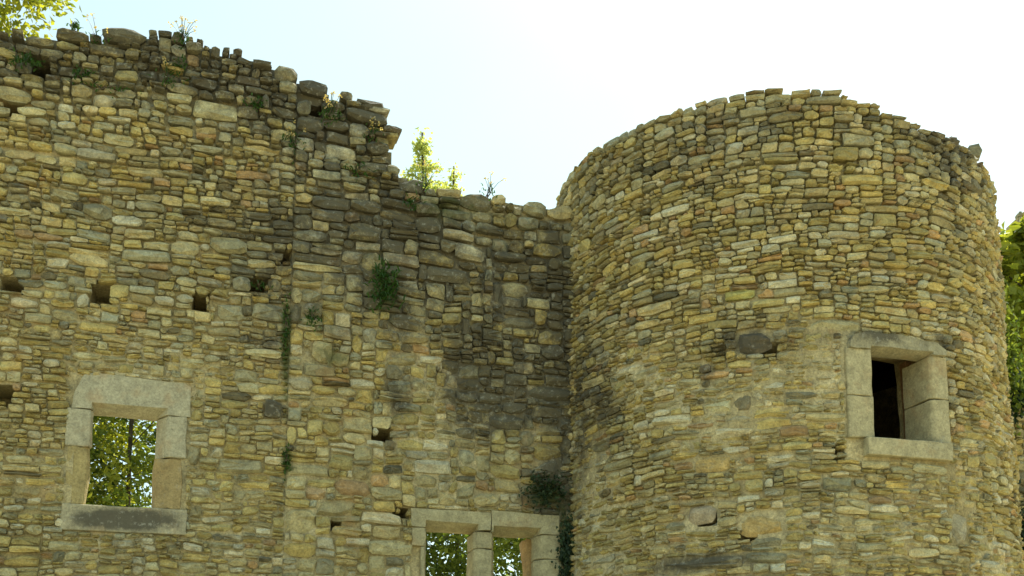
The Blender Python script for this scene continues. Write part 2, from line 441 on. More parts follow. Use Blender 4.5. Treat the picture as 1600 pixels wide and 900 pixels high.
# ------------------------------------------------------------------ the curtain wall (two builds meeting at an upright joint)
PROF_W = [(wpix(x, y)) for x, y in [(-260, 60), (-120, 50), (0, 43), (95, 46), (150, 44), (200, 42), (270, 44), (300, 56), (360, 72), (430, 90), (462, 112), (500, 122),
          (520, 138), (545, 152), (590, 158), (603, 176), (609, 215), (616, 250), (640, 272), (690, 290), (740, 298), (800, 304), (870, 310), (990, 318)]]
wtop = lambda u: interp(PROF_W, u)
UJ = wpix(452, 550)[0]
def blobs(fn, L): return [(*fn(x, y), rx / 130, ry / 130, k) for x, y, rx, ry, k in L]
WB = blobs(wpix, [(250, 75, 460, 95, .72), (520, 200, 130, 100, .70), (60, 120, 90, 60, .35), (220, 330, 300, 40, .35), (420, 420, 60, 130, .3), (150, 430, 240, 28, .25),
                  (700, 360, 260, 120, .55), (800, 480, 120, 90, .45), (560, 420, 130, 120, .3), (600, 470, 70, 70, .35), (770, 630, 95, 70, .9), (760, 560, 60, 50, .4), (880, 600, 34, 260, .85), (620, 630, 26, 50, .55), (260, 745, 22, 45, .5),  # tall strip by the tower junction: stain plus corner shade painted in
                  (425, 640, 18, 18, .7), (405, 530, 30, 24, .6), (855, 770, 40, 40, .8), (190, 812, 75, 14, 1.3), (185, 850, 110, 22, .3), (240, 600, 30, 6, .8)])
WM = blobs(wpix, [(446, 530, 7, 60, 1.1), (447, 725, 6, 26, 1.2), (447, 620, 4, 60, .7), (600, 455, 30, 50, .7), (560, 380, 50, 40, .45), (500, 500, 40, 40, .5), (280, 100, 40, 40, .5), (60, 110, 60, 30, .45),
                  (520, 560, 40, 20, .55), (400, 165, 20, 20, .5), (560, 250, 50, 60, .45), (885, 850, 20, 60, 1.), (850, 770, 30, 26, 1.), (690, 330, 60, 40, .5), (445, 300, 5, 80, .5), (770, 330, 120, 20, .4), (640, 560, 200, 100, .2)])
def field(B, u, v): return sum(k * math.exp(-((u - a) / rx) ** 2 - ((v - b) / ry) ** 2) for a, b, rx, ry, k in B)
def wfield(u, v):
    n = noise.noise(Vector((u * .8, v * .8, 9))) * .2 + noise.noise(Vector((u * 4.5, v * .45, 19))) * .17
    return max(0, min(1.2, .13 + n * 1.3 + field(WB, u, v))), min(1, field(WM, u, v))
def wwarp(u, v):
    q = noise.noise_vector(Vector((u * 1.5, v * 2.2, 1.7)))
    q2 = noise.noise_vector(Vector((u * 6, v * 7, 5.1)))
    j = min(1, abs(u - UJ) / .3)
    return u + (q.x * .03 + q2.x * .028) * j, v + q.y * .035 + q2.y * .020
# openings, in wall coordinates
def wrect(x0, y0, x1, y1):
    a, b = wpix(x0, (y0 + y1) / 2)[0], wpix(x1, (y0 + y1) / 2)[0]
    return a, wpix((x0 + x1) / 2, y1)[1], b, wpix((x0 + x1) / 2, y0)[1]
WIN1 = wrect(143, 644, 240, 792)
WIN1_OUT = wrect(104, 590, 292, 832)
LW = wrect(671, 826, 742, 900); LW = (LW[0], LW[1] - .55, LW[2], LW[3])
LWB = wrect(776, 828, 838, 900); LW2 = (LWB[0], LW[1], LWB[2], LW[3] - .015)
LW_OUT = wrect(642, 798, 874, 900); LW_OUT = (LW_OUT[0], LW[1] - .25, LW_OUT[2], LW_OUT[3])
HOLES = [wrect(4, 434, 28, 456), wrect(145, 447, 172, 474), wrect(304, 463, 323, 484), wrect(393, 432, 412, 450), wrect(-14, 604, 18, 627), wrect(591, 672, 611, 686),
         wrect(486, 150, 499, 172), wrect(48, 86, 76, 108), wrect(8, 160, 26, 172), wrect(522, 818, 529, 823), wrect(441, 392, 449, 404), wrect(624, 797, 631, 802)]
FEAT = [(wrect(468, 124, 513, 148), 'blk', DRK), (wrect(711, 382, 759, 408), 'egg', PAL), (wrect(363, 432, 391, 456), 'egg', GRY), (wrect(409, 150, 421, 172), 'egg', PAL), (wrect(337, 476, 381, 502), 'blk', GRY), (wrect(412, 626, 441, 654), 'egg', DRK),
        (wrect(395, 474, 446, 502), 'blk', GRY), (wrect(268, 377, 313, 400), 'blk', BEI), (wrect(157, 41, 230, 66), 'blk', DRK), (wrect(487, 532, 521, 566), 'blk', BEI)]
OPEN_W = [(WIN1[0] - .17, WIN1[1] - .02, WIN1[2] + .16, WIN1[3] + .22), (LW[0] - .06, LW[1], LW2[2] + .10, LW[3] + .16)]
RES = [WIN1_OUT, LW_OUT] + HOLES + [f[0] for f in FEAT]
def wsize(u, v):
    if u < UJ:
        t = v / 11
        if v > wtop(u) - 1.0: return .05, .14, 1.2, 2.9
        b = .5 + .5 * noise.noise(Vector((u * .7, v * 1.3, 2)))
        return .032 + .014 * b, .082 + .07 * b, 1.15, 4.0
    if v > 6.3: return .09, .20, 1.3, 3.2
    return .06, .19, 1.1, 3.4
def mdepth(u, v):                         # how far the mortar lies behind the stone faces
    n = noise.noise(Vector((u * 1.1, v * 1.1, 21)))
    up = max(0, min(1, (v - 5.5) / 3))
    return -.020 - .055 * up + .030 * n
def wcore_d(u, v):
    for a, b, c, d in HOLES:
        if a - .01 < u < c + .01 and b - .01 < v < d + .01: return -.46
    return mdepth(u, v) + .022 * noise.noise(Vector((u * 9, v * 9, 2)))
WT = .55
def build_wall(name, label, U0, U1, seed, weights):
    loc = tuple(wmap((U0 + U1) / 2, 0, -WT / 2)); root = thing(name, label, 'wall', loc)
    rng = random.Random(seed); rects = pack(rng, U0, U1, 2.3, wtop, wsize)
    items = []
    for rc in rects:
        rc = trim(rc, RES)
        if not rc: continue
        cu, cv = (rc[0] + rc[2]) / 2, (rc[1] + rc[3]) / 2
        tp = wtop(cu) - .04
        if cv > tp + .03 * (rng.random() - .5): continue
        near = rc[3] > tp - .22
        wx, ms = wfield(cu, cv)
        rough = max(0, min(1, (cv - wtop(cu) + 2.2) / 1.4))
        d = .004 + (.030 + .04 * rough) * rng.random() ** 1.5 - .012 * rough
        it = make_stone(rng, rc, wmap, d, .10 if not near else .22 + .12 * rng.random(), pick(rng, weights(cu, cv)), wfield, wwarp, .003 + (.007 + .006 * rough) * rng.random())
        if it: items.append(it)
    # rubble of the broken top, behind the face
    for dd in (-.2, -.38):
        u = U0
        while u < U1:
            w_ = .14 + .2 * rng.random(); h = .09 + .1 * rng.random(); t = min(wtop(u), wtop(u + w_)) - .05 - .05 * rng.random()
            it = make_stone(rng, (u, t - h, min(u + w_, U1), t), wmap, dd + .12, .24, pick(rng, (1, 2, 3, 0, 3, 1)), wfield, wwarp, .006)
            if it: items.append(it)
            u += w_
    for rc, kind, col in FEAT:
        if U0 < (rc[0] + rc[2]) / 2 < U1:
            it = make_stone(rng, rc, wmap, .05 if kind == 'egg' else .02, .14, col, wfield, lambda u, v: (u, v), .006); items.append(it)
    ed = [e for r in OPEN_W + HOLES for e in (r[0], r[2])]; ev = [e for r in OPEN_W + HOLES for e in (r[1], r[3])]
    us = lines(U0, U1, .06, [e for e in ed if U0 + .03 < e < U1 - .03]); vs = [0, .8, 1.6] + lines(2.2, 11.6, .06, ev)
    ina = lambda u, v: v < wtop(u) - .08 and not any(a < u < c and b < v < d for a, b, c, d in OPEN_W)
    core('mortar', wmap, us, vs, ina, wcore_d, lambda u, v: -WT + .03 * noise.noise(Vector((u * 3, v * 3, 8))), wfield, root, M_MORTAR, loc)
    emit(items, root, loc, visfn(wmap, lambda u: WN))
    return root, loc
def wl_weights(u, v):
    x = min(1, wfield(u, v)[0]); lowy = max(0, min(1, (7.5 - v) / 3))
    return (2.2 + 2.0 * lowy, 3.5 + 1.5 * lowy, 1.6 - 1.1 * lowy + 2 * x, .3, .05 + 1.5 * x, .7 + 1.2 * lowy)
UL = wpix(-150, 450)[0]
wallL, locL = build_wall('ruined_curtain_wall', 'tall ragged ochre rubble wall with one square window and putlog holes', UL, UJ - .001, 5, wl_weights)
wallR, locR = build_wall('lower_curtain_wall', 'lower grey-stained rubble wall between upright joint and round tower', UJ + .001, 8.1, 9, wl_weights)

# window in the left wall
def win_left():
    u0, v0, u1, v1 = WIN1; P = lambda x, y: wpix(x, y)
    lum = (.40, .37, .25)
    def wf(u, v): return wfield(u, v)[0] * .8
    sx = []
    me_p = [(u0 - .18, -.50), (u0 - .12, -.30), (u0 - .25, -.30), (u0 - .25, -.50)]
    root = dressed('window_surround', me_p, wmap, v0 - .05, v1 + .1, wallL, locL, (.33, .28, .15), .2, 'v', seed=1)
    root['label'] = 'square window with grey dressed stone surround'
    dressed('inner_jamb', [(u1 + .10, -.50), (u1 + .25, -.50), (u1 + .25, -.30), (u1 + .05, -.30)], wmap, v0 - .05, v1 + .1, root, locL, (.33, .28, .15), .2, 'v', seed=2)
    ul, ur = P(112, 640)[0], P(297, 640)[0]
    splay_lintel('lintel', ul, ur, v1, [P(297, 650)[:1] + (P(297, 606)[1],), P(288, 600), P(215, 592), P(148, 583), P(132, 586), P(118, 612)], u0, u1, .03, .12, .07, .14, .24, .02, wmap, root, locL, lum, wf, 3)
    l0 = P(104, 660)[0]; r0 = P(292, 660)[0]; vm = P(190, 702)[1]
    dressed('jamb_stone', [(l0, -.28), (u0 - .10, -.28), (u0 - .004, -.05), (u0 - .03, .015), (l0, .015)], wmap, vm, v1 - .006, root, locL, lum, .15, 'v', seed=4)
    dressed('jamb_stone', [(u1 + .004, -.28), (r0, -.28), (r0, .015), (u1 + .12, .015), (u1 + .004, -.17)], wmap, vm - .05, v1 - .006, root, locL, lum, .1, 'v', seed=5)
    dressed('jamb_stone', [(l0 + .02, -.28), (u0 - .11, -.28), (u0 - .02, -.05), (u0 - .05, .0), (l0 + .02, .0)], wmap, v0 + .006, vm - .008, root, locL, (.36, .29, .13), .1, 'v', chip=.03, seed=6)
    dressed('jamb_stone', [(u1 + .0, -.28), (r0 - .03, -.28), (r0 - .03, .0), (u1 + .03, .0), (u1 + .0, -.1)], wmap, v0 + .006, vm - .058, root, locL, (.34, .26, .12), .35, 'v', chip=.03, seed=7)
    s0, s1, sb = P(95, 810)[0], P(292, 810)[0], P(190, 832)[1]
    dressed('sill', [(s0, sb), (s1, sb), (s1, v0), (s0, v0)], wmap, -.48, .03, root, locL, (.40, .36, .23), .2, 'd', wfun=lambda u, v: wfield(u, v)[0], seed=8)
win_left()

def win_low():
    P = wpix; lum = (.37, .335, .20); ua, vb, ub, vt = LW; uc, _, ud, _ = LW2
    wf = lambda u, v: wfield(u, v)[0] * .7
    e0, e1, e2 = P(641, 815)[0], P(767, 815)[0], P(872, 815)[0]; sb = LW_OUT[1]
    root = dressed('window_surround', [(e0 - .05, sb), (e2 + .05, sb), (e2 + .05, vb), (e0 - .05, vb)], wmap, -.46, .03, wallR, locR, lum, .2, 'd', seed=20)
    root['label'] = 'two-light mullioned window with dressed stone lintels'
    h1, h2 = P(700, 797)[1], P(820, 801)[1]
    splay_lintel('lintel', e0, e1 - .006, vt, [(e1 - .006, h1 - .01), (e0, h1)], ua, ub + .02, .05, .02, .07, .16, .28, .03, wmap, root, locR, lum, wf, 21)
    splay_lintel('lintel', e1 + .006, e2, vt - .012, [(e2, h2 - .02), (e1 + .006, h2)], uc - .02, ud, .02, .05, .07, .16, .28, .032, wmap, root, locR, lum, wf, 22)
    m0, m1 = ub, uc
    for a, b, s in ((vt - .2, vt - .018, 23), (vb + .005, vt - .208, 24)):
        dressed('mullion', [(m0, -.36), (m1, -.36), (m1, -.12), (m1 - .05, .0), (m0 + .05, .0), (m0, -.05)], wmap, a, b, root, locR, lum, .12, 'v', seed=s)
    for a, b, s in ((vt - .21, vt - .01, 25), (vb + .005, vt - .218, 26)):
        x = .0 if s == 25 else .05
        dressed('jamb_stone', [(e0 + .02 + x * 2, -.40), (ua, -.40), (ua, -.2), (ua - .05, .02), (e0 + .02 + x * 2, .02)], wmap, a, b, root, locR, lum, .1, 'v', seed=s)
    for a, b, s in ((vt - .29, vt - .02, 27), (vb + .005, vt - .30, 28)):
        dressed('jamb_stone', [(ud + .02, -.26), (e2 + .02, -.26), (e2 + .02, .02), (ud + .06, .02), (ud, -.12)], wmap, a, b, root, locR, lum, .12, 'v', seed=s)
    dressed('inner_jamb', [(ud - .02, -.58), (ud + .25, -.58), (ud + .25, -.265), (ud - .03, -.265)], wmap, vb, vt - .012, root, locR, (.40, .27, .12), .1, 'v', chip=.05, seed=29)
win_low()

# ------------------------------------------------------------------ round tower
PROF_T = sorted([tpix(x, y) for x, y in [(905, 252), (940, 220), (1000, 190), (1060, 166), (1130, 146), (1210, 131), (1280, 136), (1340, 151), (1388, 166), (1422, 191), (1480, 206), (1510, 217), (1528, 250)]])
print('RIM', [(round(a, 2), round(b, 2)) for a, b in PROF_T])
ttop = lambda u: interp(PROF_T, u)
TB = blobs(tpix, [(1210, 190, 420, 60, .5), (930, 560, 50, 160, .4), (905, 700, 30, 200, .5), (1165, 535, 60, 30, .8), (1090, 310, 160, 60, .2), (1480, 300, 60, 80, .4), (1500, 215, 60, 60, .4), (1105, 590, 16, 16, .5), (1170, 630, 30, 18, .5),  # narrow strip at far left: stain together with painted shade of the corner
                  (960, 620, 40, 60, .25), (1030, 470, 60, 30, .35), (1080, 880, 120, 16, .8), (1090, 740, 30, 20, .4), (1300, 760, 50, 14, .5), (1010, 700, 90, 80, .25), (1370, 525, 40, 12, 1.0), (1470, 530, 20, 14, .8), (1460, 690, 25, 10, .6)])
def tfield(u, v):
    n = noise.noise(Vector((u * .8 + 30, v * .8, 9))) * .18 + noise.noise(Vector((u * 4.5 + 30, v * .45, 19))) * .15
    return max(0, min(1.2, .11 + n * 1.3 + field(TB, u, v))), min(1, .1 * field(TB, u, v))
def twarp(u, v):
    q = noise.noise_vector(Vector((u * 1.5 + 9, v * 2.2, 1.7))); q2 = noise.noise_vector(Vector((u * 6, v * 7, 15.1)))
    return u + q.x * .03 + q2.x * .028, v + q.y * .035 + q2.y * .020
twc = tpix(1410, 616)
TW_U, TW_V = twc
thw = TBASE - TW_U / TR
twn = Vector((sin(thw), cos(thw), 0)); twt = Vector((cos(thw), -sin(thw), 0)) * -1
TWO = Vector((TC.x, TC.y, 0)) + twn * trad(TW_V)
if twt.dot(RT) < 0: twt = -twt
def twmap(u, v, d): return TWO + twt * u + Vector((0, 0, TW_V + v)) + twn * d
def twpix(x, y):
    d = ray(x, y); k = (TWO - CAM).dot(twn) / d.dot(twn); p = CAM + d * k
    return (p - TWO).dot(twt), p.z - TW_V
sgn = 1 if (tmap(TW_U + .1, TW_V, 0) - tmap(TW_U, TW_V, 0)).dot(twt) > 0 else -1
print('tower window', twc, sgn, twpix(1367, 616), twpix(1455, 616), twpix(1330, 616), twpix(1484, 616), twpix(1410, 546), twpix(1410, 686))
TO0, TO1 = twpix(1367, 616)[0], twpix(1457, 616)[0]; TOB, TOT = twpix(1400, 687)[1], twpix(1400, 549)[1]
TX0, TX1 = twpix(1327, 616)[0], twpix(1484, 616)[0]
def tr(u0, v0, u1, v1):
    a, b = TW_U + sgn * u0, TW_U + sgn * u1
    return min(a, b), TW_V + v0, max(a, b), TW_V + v1
TRES = [tr(TX0 - .01, TOB - .21, TX1 + .01, TOT + .16)]
TOPEN = [tr(TO0 - .10, TOB - .05, TO1 + .17, TOT + .14)]
def tsmall(x, y, w_, h): 
    a = tpix(x, y); return (a[0] - w_ / 2, a[1] - h / 2, a[0] + w_ / 2, a[1] + h / 2)
THOLES = [tsmall(1205, 547, .07, .035), tsmall(1310, 704, .06, .035), tsmall(1168, 836, .05, .04), tsmall(1105, 815, .06, .03)]
TFEAT = [(wrect(468, 124, 513, 148), 'blk', DRK), (tsmall(1180, 535, .34, .24), 'b', DRK), (tsmall(1155, 460, .3, .12), 'b', OCH), (tsmall(1190, 820, .42, .25), 'b', OCH), (tsmall(1178, 758, .19, .13), 'e', OCH), (tsmall(1112, 725, .34, .17), 'b', OCH),
         (tsmall(1160, 630, .19, .19), 'b', DRK), (tsmall(1102, 576, .12, .1), 'e', DRK), (tsmall(1090, 880, .9, .14), 'b', GRY), (tsmall(1095, 805, .3, .2), 'b', GRY), (tsmall(1310, 755, .3, .14), 'b', GRY), (tsmall(1500, 825, .25, .35), 'b', GRY)]
def tsize(u, v):
    if v > ttop(u) - .10: return .03, .05, 3, 6
    if v > ttop(u) - .8: return .05, .125, 1.3, 3.4
    b = .5 + .5 * noise.noise(Vector((u * .7 + 40, v * 1.2, 2)))
    return .030 + .014 * b, .072 + .06 * b, 1.2, 4.2
def tcore_d(u, v):
    for a, b, c, d in THOLES:
        if a - .01 < u < c + .01 and b - .01 < v < d + .01: return -.25
    up = max(0, min(1, (v - 5.2) / 1.6)); n = noise.noise(Vector((u * 1.1 + 50, v * 1.1, 21)))
    return -.008 - .06 * up + .044 * n + .02 * noise.noise(Vector((u * 9, v * 9, 12)))
def build_tower():
    loc = (TC.x, TC.y, 0); root = thing('round_tower', 'round rubble stone tower with a single framed window', 'tower', loc)
    rng = random.Random(31); UA = TR * R_(112)
    rects = pack(rng, -UA, UA, 2.5, ttop, tsize); items = []
    res = TRES + THOLES + [f[0] for f in TFEAT]
    for rc in rects:
        rc = trim(rc, res)
        if not rc: continue
        cu, cv = (rc[0] + rc[2]) / 2, (rc[1] + rc[3]) / 2; tp = ttop(cu) - .03
        if rc[1] > tp - .042: continue
        rc = (rc[0], rc[1], rc[2], min(rc[3], tp + .01)); cv = (rc[1] + rc[3]) / 2
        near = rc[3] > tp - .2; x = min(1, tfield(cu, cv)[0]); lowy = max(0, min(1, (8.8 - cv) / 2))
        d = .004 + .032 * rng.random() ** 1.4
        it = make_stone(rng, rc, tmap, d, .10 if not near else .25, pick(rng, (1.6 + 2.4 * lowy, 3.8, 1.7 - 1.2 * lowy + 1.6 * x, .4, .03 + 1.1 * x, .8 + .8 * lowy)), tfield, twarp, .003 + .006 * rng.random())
        if it: items.append(it)
    for dd in (-.2, -.4):
        u = -UA
        while u < TR * 2 * pi - UA:
            w_ = .14 + .2 * rng.random(); h = .07 + .08 * rng.random(); uu = u if u < UA else (UA if u < pi * TR else -UA); t = min(ttop(uu - .2), ttop(uu + w_ + .2)) - .10 - .05 * rng.random()
            it = make_stone(rng, (u, t - h, u + w_, t), tmap, dd + .12, .22, pick(rng, (2, 3, 3, 0, 2, 1)), tfield, twarp, .006)
            if it: items.append(it)
            u += w_
    for rc, kind, col in TFEAT:
        it = make_stone(rng, rc, tmap, .03 if kind == 'e' else .015, .12, tuple(q * (.9 + .2 * rng.random()) for q in col), tfield, lambda u, v: (u, v), .006); items.append(it)
    full = 2 * pi * TR
    us = lines(-full / 2, full / 2, .065, [e for r in TOPEN + THOLES for e in (r[0], r[2])])[:-1]
    vs = [0, .8, 1.6] + lines(2.3, 11.2, .065, [e for r in TOPEN + THOLES for e in (r[1], r[3])])
    ina = lambda u, v: v < ttop(u) - .07 and not any(a < u < c and b < v < d for a, b, c, d in TOPEN)
    core('mortar', tmap, us, vs, ina, tcore_d, lambda u, v: -.62 + .03 * noise.noise(Vector((u * 3, v * 3, 8))), tfield, root, M_MORTAR, loc, True)
    def nrm(u): th = TBASE - u / TR; return Vector((sin(th), cos(th), 0))
    emit(items, root, loc, visfn(tmap, nrm))
    # unseen floors added inside, the upper one above the window to darken it
    for nm, z in (('added_floor', TW_V + 1.3), ('added_floor', TW_V - 1.2)):
        bm = bmesh.new(); bmesh.ops.create_cone(bm, cap_ends=True, segments=32, radius1=TR - .5, radius2=TR - .5, depth=.18)
        bmesh.ops.translate(bm, verts=bm.verts, vec=(0, 0, z)); me = bpy.data.meshes.new(nm); bm.to_mesh(me); bm.free(); link(nm, me, M_TIMBER, root)
    # window
    lum = (.40, .355, .21); tw = lambda u, v: max(0, tfield(TW_U + sgn * u, TW_V + v)[0])
    p0 = -.02
    ws = dressed('window_surround', [(TO0 - .05, -.62), (TO0, -.30), (TO0 - .2, -.30), (TO0 - .2, -.62)], twmap, TOB - .03, TOT + .1, root, loc, (.3, .22, .12), .2, 'v', seed=40)
    ws['label'] = 'dark window with dressed stone frame and sill'
    dressed('inner_jamb', [(TO1 + .06, -.60), (TO1 + .25, -.60), (TO1 + .25, -.45), (TO1 + .03, -.45)], twmap, TOB - .03, TOT + .1, ws, loc, (.34, .2, .10), .1, 'v', seed=41)
    vm = (TOB + TOT) / 2 - .03
    for a, b, s in ((vm + .004, TOT - .004, 42), (TOB + .004, vm - .004, 43)):
        dressed('jamb_stone', [(TX0, -.30), (TO0, -.30), (TO0, -.05), (TO0 - .015, p0 + .01), (TX0 + .05, p0 + .01), (TX0, p0 - .005)], twmap, a, b, ws, loc, lum, .15, 'v', wfun=tw, seed=s)
        k = .04 if s == 42 else .0
        dressed('jamb_stone', [(TO1 - .03, -.44), (TX1, -.44), (TX1, p0), (TO1 + .03, p0 + .005), (TO1 + .0, -.05)], twmap, a + k, b + (0 if k else .035), ws, loc, lum, .15, 'v', wfun=tw, seed=s + 5)
    splay_lintel('lintel', TX0 + .03, TX1 - .02, TOT, [(TX1 - .02, TOT + .06), (TX1 - .12, TOT + .13), ((TX0 + TX1) / 2, TOT + .17), (TX0 + .2, TOT + .17), (TX0 + .08, TOT + .12), (TX0 + .03, TOT + .05)], TO0, TO1, .02, .03, .03, .10, .20, p0 + .035, twmap, ws, loc, (.33, .30, .19), lambda u, v: .35 + tw(u, v) * .6, 44)
    dressed('sill', [(TX0 + .16, TOB - .18), (TX1 - .03, TOB - .18), (TX1 - .03, TOB), (TX0 + .16, TOB)], twmap, -.55, p0 + .07, ws, loc, lum, .15, 'd', wfun=tw, seed=46)
    return root
tower = build_tower()

# ------------------------------------------------------------------ smaller masonry at the right edge
def stub(name, label, p, q, ztop, thick, size, seed, v0, nmax):
    d = (q - p).normalized(); n = Vector((d.y, -d.x, 0)); 
    if n.dot(CAM - p) < 0: n = -n
    L = (q - p).length
    fm = lambda u, v, dd: p + d * u + n * (dd + bulge(u + seed, v)) + Vector((0, 0, v))
    loc = tuple(p + d * L / 2 - n * thick / 2); root = thing(name, label, 'wall', loc); rng = random.Random(seed)
    top = lambda u: ztop + .18 * noise.noise(Vector((u * 1.4, seed, 0)))
    wf = lambda u, v: (max(0, .35 + .5 * noise.noise(Vector((u, v, seed)))), max(0, .3 + .6 * noise.noise(Vector((u * .8, v * .8, seed + 4)))))
    items = []
    for rc in pack(rng, 0, L, v0, top, size):
        it = make_stone(rng, rc, fm, .005 + .03 * rng.random(), .2, pick(rng, (3, 3, 2, .3, 1, 1)), wf, twarp, .006)
        if it: items.append(it)
    core('mortar', fm, lines(0, L, .12, []), [0] + lines(v0 - .2, ztop + .4, .1, []), lambda u, v: v < top(u) - .04, lambda u, v: -.04, lambda u, v: -thick, wf, root, M_MORTAR, loc)
    emit(items, root, loc, visfn(fm, lambda u: n), nmax=nmax)
dR = Vector((sin(aR), cos(aR), 0))
pA = TC + Vector((sin(TBASE - 1.45), cos(TBASE - 1.45), 0)) * 2.5
pA = at(1552, 800, 14.6); pB = at(1760, 800, 15.6); pA.z = pB.z = 0
stub('side_wall', 'low mossy rubble wall running off the right side of tower', pA, pB, at(1585, 628, 15)[2], .5, lambda u, v: (.07, .16, 1.2, 3.2), 71, 2.5, 120)
pA = at(1593, 360, 27); pB = at(1720, 360, 28); pA.z = pB.z = 0
stub('far_ruined_gable', 'grey ruined wall top behind the yellow tree right of tower', pA, pB, at(1592, 338, 27)[2], .6, lambda u, v: (.12, .25, 1.2, 2.5), 72, 8.0, 60)

# ------------------------------------------------------------------ vegetation
class Leaves:
    def __init__(s, seed): s.V, s.F, s.T = [], [], []; s.r = random.Random(seed)
    def leaf(s, p, L, w_, d=None, n=None, tone=None):
        r = s.r; d = d or Vector((r.gauss(0, 1), r.gauss(0, 1), r.gauss(-.3, .7))).normalized()
        n = n or Vector((r.gauss(0, 1), r.gauss(0, 1), r.gauss(.6, 1)))
        t = d.cross(n); t = t.normalized() if t.length > 1e-3 else Vector((1, 0, 0)); k = len(s.V); fold = d.cross(t) * w_ * .25
        s.V += [p, p + d * L * .45 + t * w_ / 2 + fold, p + d * L, p + d * L * .45 - t * w_ / 2 + fold]
        s.F += [(k, k + 1, k + 2), (k, k + 2, k + 3)]; s.T += [r.random() if tone is None else min(1, max(0, tone + r.gauss(0, .18)))] * 4
    def blade(s, p, d, L, w_, droop):
        r = s.r; side = d.cross(Vector((0, 0, 1))); side = side.normalized() if side.length > 1e-3 else Vector((1, 0, 0)); k = len(s.V); tn = r.random()
        for i in range(4):
            t = i / 3; q = p + d * L * t + Vector((0, 0, -droop * L * t * t)); ww = w_ * (1 - t * .85) / 2
            s.V += [q - side * ww, q + side * ww]; s.T += [tn, tn]
        for i in range(3): s.F.append((k + 2 * i, k + 2 * i + 1, k + 2 * i + 3, k + 2 * i + 2))
    def mesh(s, name, loc):
        me = bpy.data.meshes.new(name); me.from_pydata([(v.x - loc[0], v.y - loc[1], v.z - loc[2]) for v in s.V], [], s.F)
        a = me.attributes.new('tone', 'FLOAT', 'POINT'); a.data.foreach_set('value', s.T); return me
def tube(bm, pts, rad, seg=7):
    rings = []
    for i, (p, r) in enumerate(zip(pts, rad)):
        d = (pts[min(i + 1, len(pts) - 1)] - pts[max(i - 1, 0)]).normalized(); a = d.orthogonal().normalized(); b = d.cross(a)
        rings.append([bm.verts.new(p + (a * cos(2 * pi * k / seg) + b * sin(2 * pi * k / seg)) * r) for k in range(seg)])
    for A, B in zip(rings, rings[1:]):
        for k in range(seg): bm.faces.new((A[k], A[(k + 1) % seg], B[(k + 1) % seg], B[k]))
    bm.faces.new(rings[-1]); bm.faces.new(rings[0][::-1])
def tree(name, label, base, H, crown_r, crown_z0, nleaf, lsize, mat, seed, narrow=1.0, group=None, trunk_r=.16, lean=0, top_tone=.5, nb=22, skew=1.0):
    """tapered trunk, limbs into the crown, leaf clumps round the twigs"""
    r = random.Random(seed); base = Vector(base); loc = tuple(base); root = thing(name, label, 'tree', loc, group)
    bm = bmesh.new(); O = Vector((0, 0, 0))
    tp = [Vector((lean * t * t * H * .1 + .12 * sin(t * 5 + seed) * t, .12 * cos(t * 4 + seed) * t, H * .97 * t)) for t in [i / 8 for i in range(9)]]
    tube(bm, tp, [trunk_r * (1.15 - t) ** 0.8 + .01 for t in [i / 8 for i in range(9)]])
    me = bpy.data.meshes.new('trunk'); bm.to_mesh(me); bm.free(); me.shade_smooth(); link('trunk', me, M_BARK, root)
    tips = []; bm = bmesh.new()
    for i in range(nb):
        t = crown_z0 / H + (1 - crown_z0 / H) * ((i + .5) / nb) * .97; z = t * H; q = (z - crown_z0) / (H - crown_z0)
        env = crown_r * max(.12, sin(pi * min(1, (q * .86 + .16))) ** .75) * (1 - narrow * .45 * q)
        a = i * 2.4 + r.random() * .8; st = tp[min(8, int(t * 8))].lerp(tp[min(8, int(t * 8) + 1)], t * 8 % 1)
        L = env * (.75 + .4 * r.random()); en = st + Vector((cos(a) * L, sin(a) * L, L * (.25 + .3 * r.random())))
        en.z = min(en.z, H * 1.0)
        mid = st.lerp(en, .5) + Vector((0, 0, .1 * L)); br = max(.012, trunk_r * .35 * (1 - q * .7))
        tube(bm, [st, mid, en], [br, br * .65, br * .2], 5)
        for k in range(6):
            f = .3 + .7 * k / 5; p = st.lerp(mid, f * 2) if f < .5 else mid.lerp(en, f * 2 - 1)
            e2 = p + Vector((r.gauss(0, .5), r.gauss(0, .5), r.gauss(.12, .35))) * env * .42
            tube(bm, [p, e2], [br * .3, br * .08], 4); tips.append((e2, env)); tips.append((p.lerp(e2, .55), env))
    me = bpy.data.meshes.new('limbs'); bm.to_mesh(me); bm.free(); link('limbs', me, M_BARK, root)
    tips.append((tp[-1], crown_r * .5))
    lv = Leaves(seed + 1); per = max(1, nleaf // len(tips))
    for c, env in tips:
        tone = r.random() * .8 + .1; sp = max(.09, min(.34, env * .155))
        for _ in range(int(per * (.2 + 1.6 * r.random()))):
            p = c + Vector((r.gauss(0, sp), r.gauss(0, sp), r.gauss(0, sp * .75)))
            if p.z > H * 1.03: p.z = H * (1.0 - r.random() * .04)
            lv.leaf(p, lsize * (.6 + .7 * r.random()), lsize * (.45 + .35 * r.random()), tone=tone)
    o = link('crown', lv.mesh('crown', (0, 0, 0)), mat, root); o['label'] = 'leafy crown'
    return root
def g0(x, y, dist): p = at(x, y, dist); return (p.x, p.y, 0.)
tree('broad_tree', 'yellow-green tree top showing above the upper left wall', g0(-88, 100, 23), 20.5, 2.6, 11, 17000, .17, M_LEAFY, 101, .5)
tree('slim_tree', 'green tree seen through the square left window', g0(210, 700, 24), 12.5, 3.0, 4.0, 22000, .15, M_LEAF, 102, .4, trunk_r=.06)
tree('bushy_tree', 'bright green tree filling the left side of the square window', g0(105, 700, 25), 12.5, 2.8, 4.5, 17000, .16, M_LEAFY, 103, .4, trunk_r=.1, group='bushy trees behind the windows')
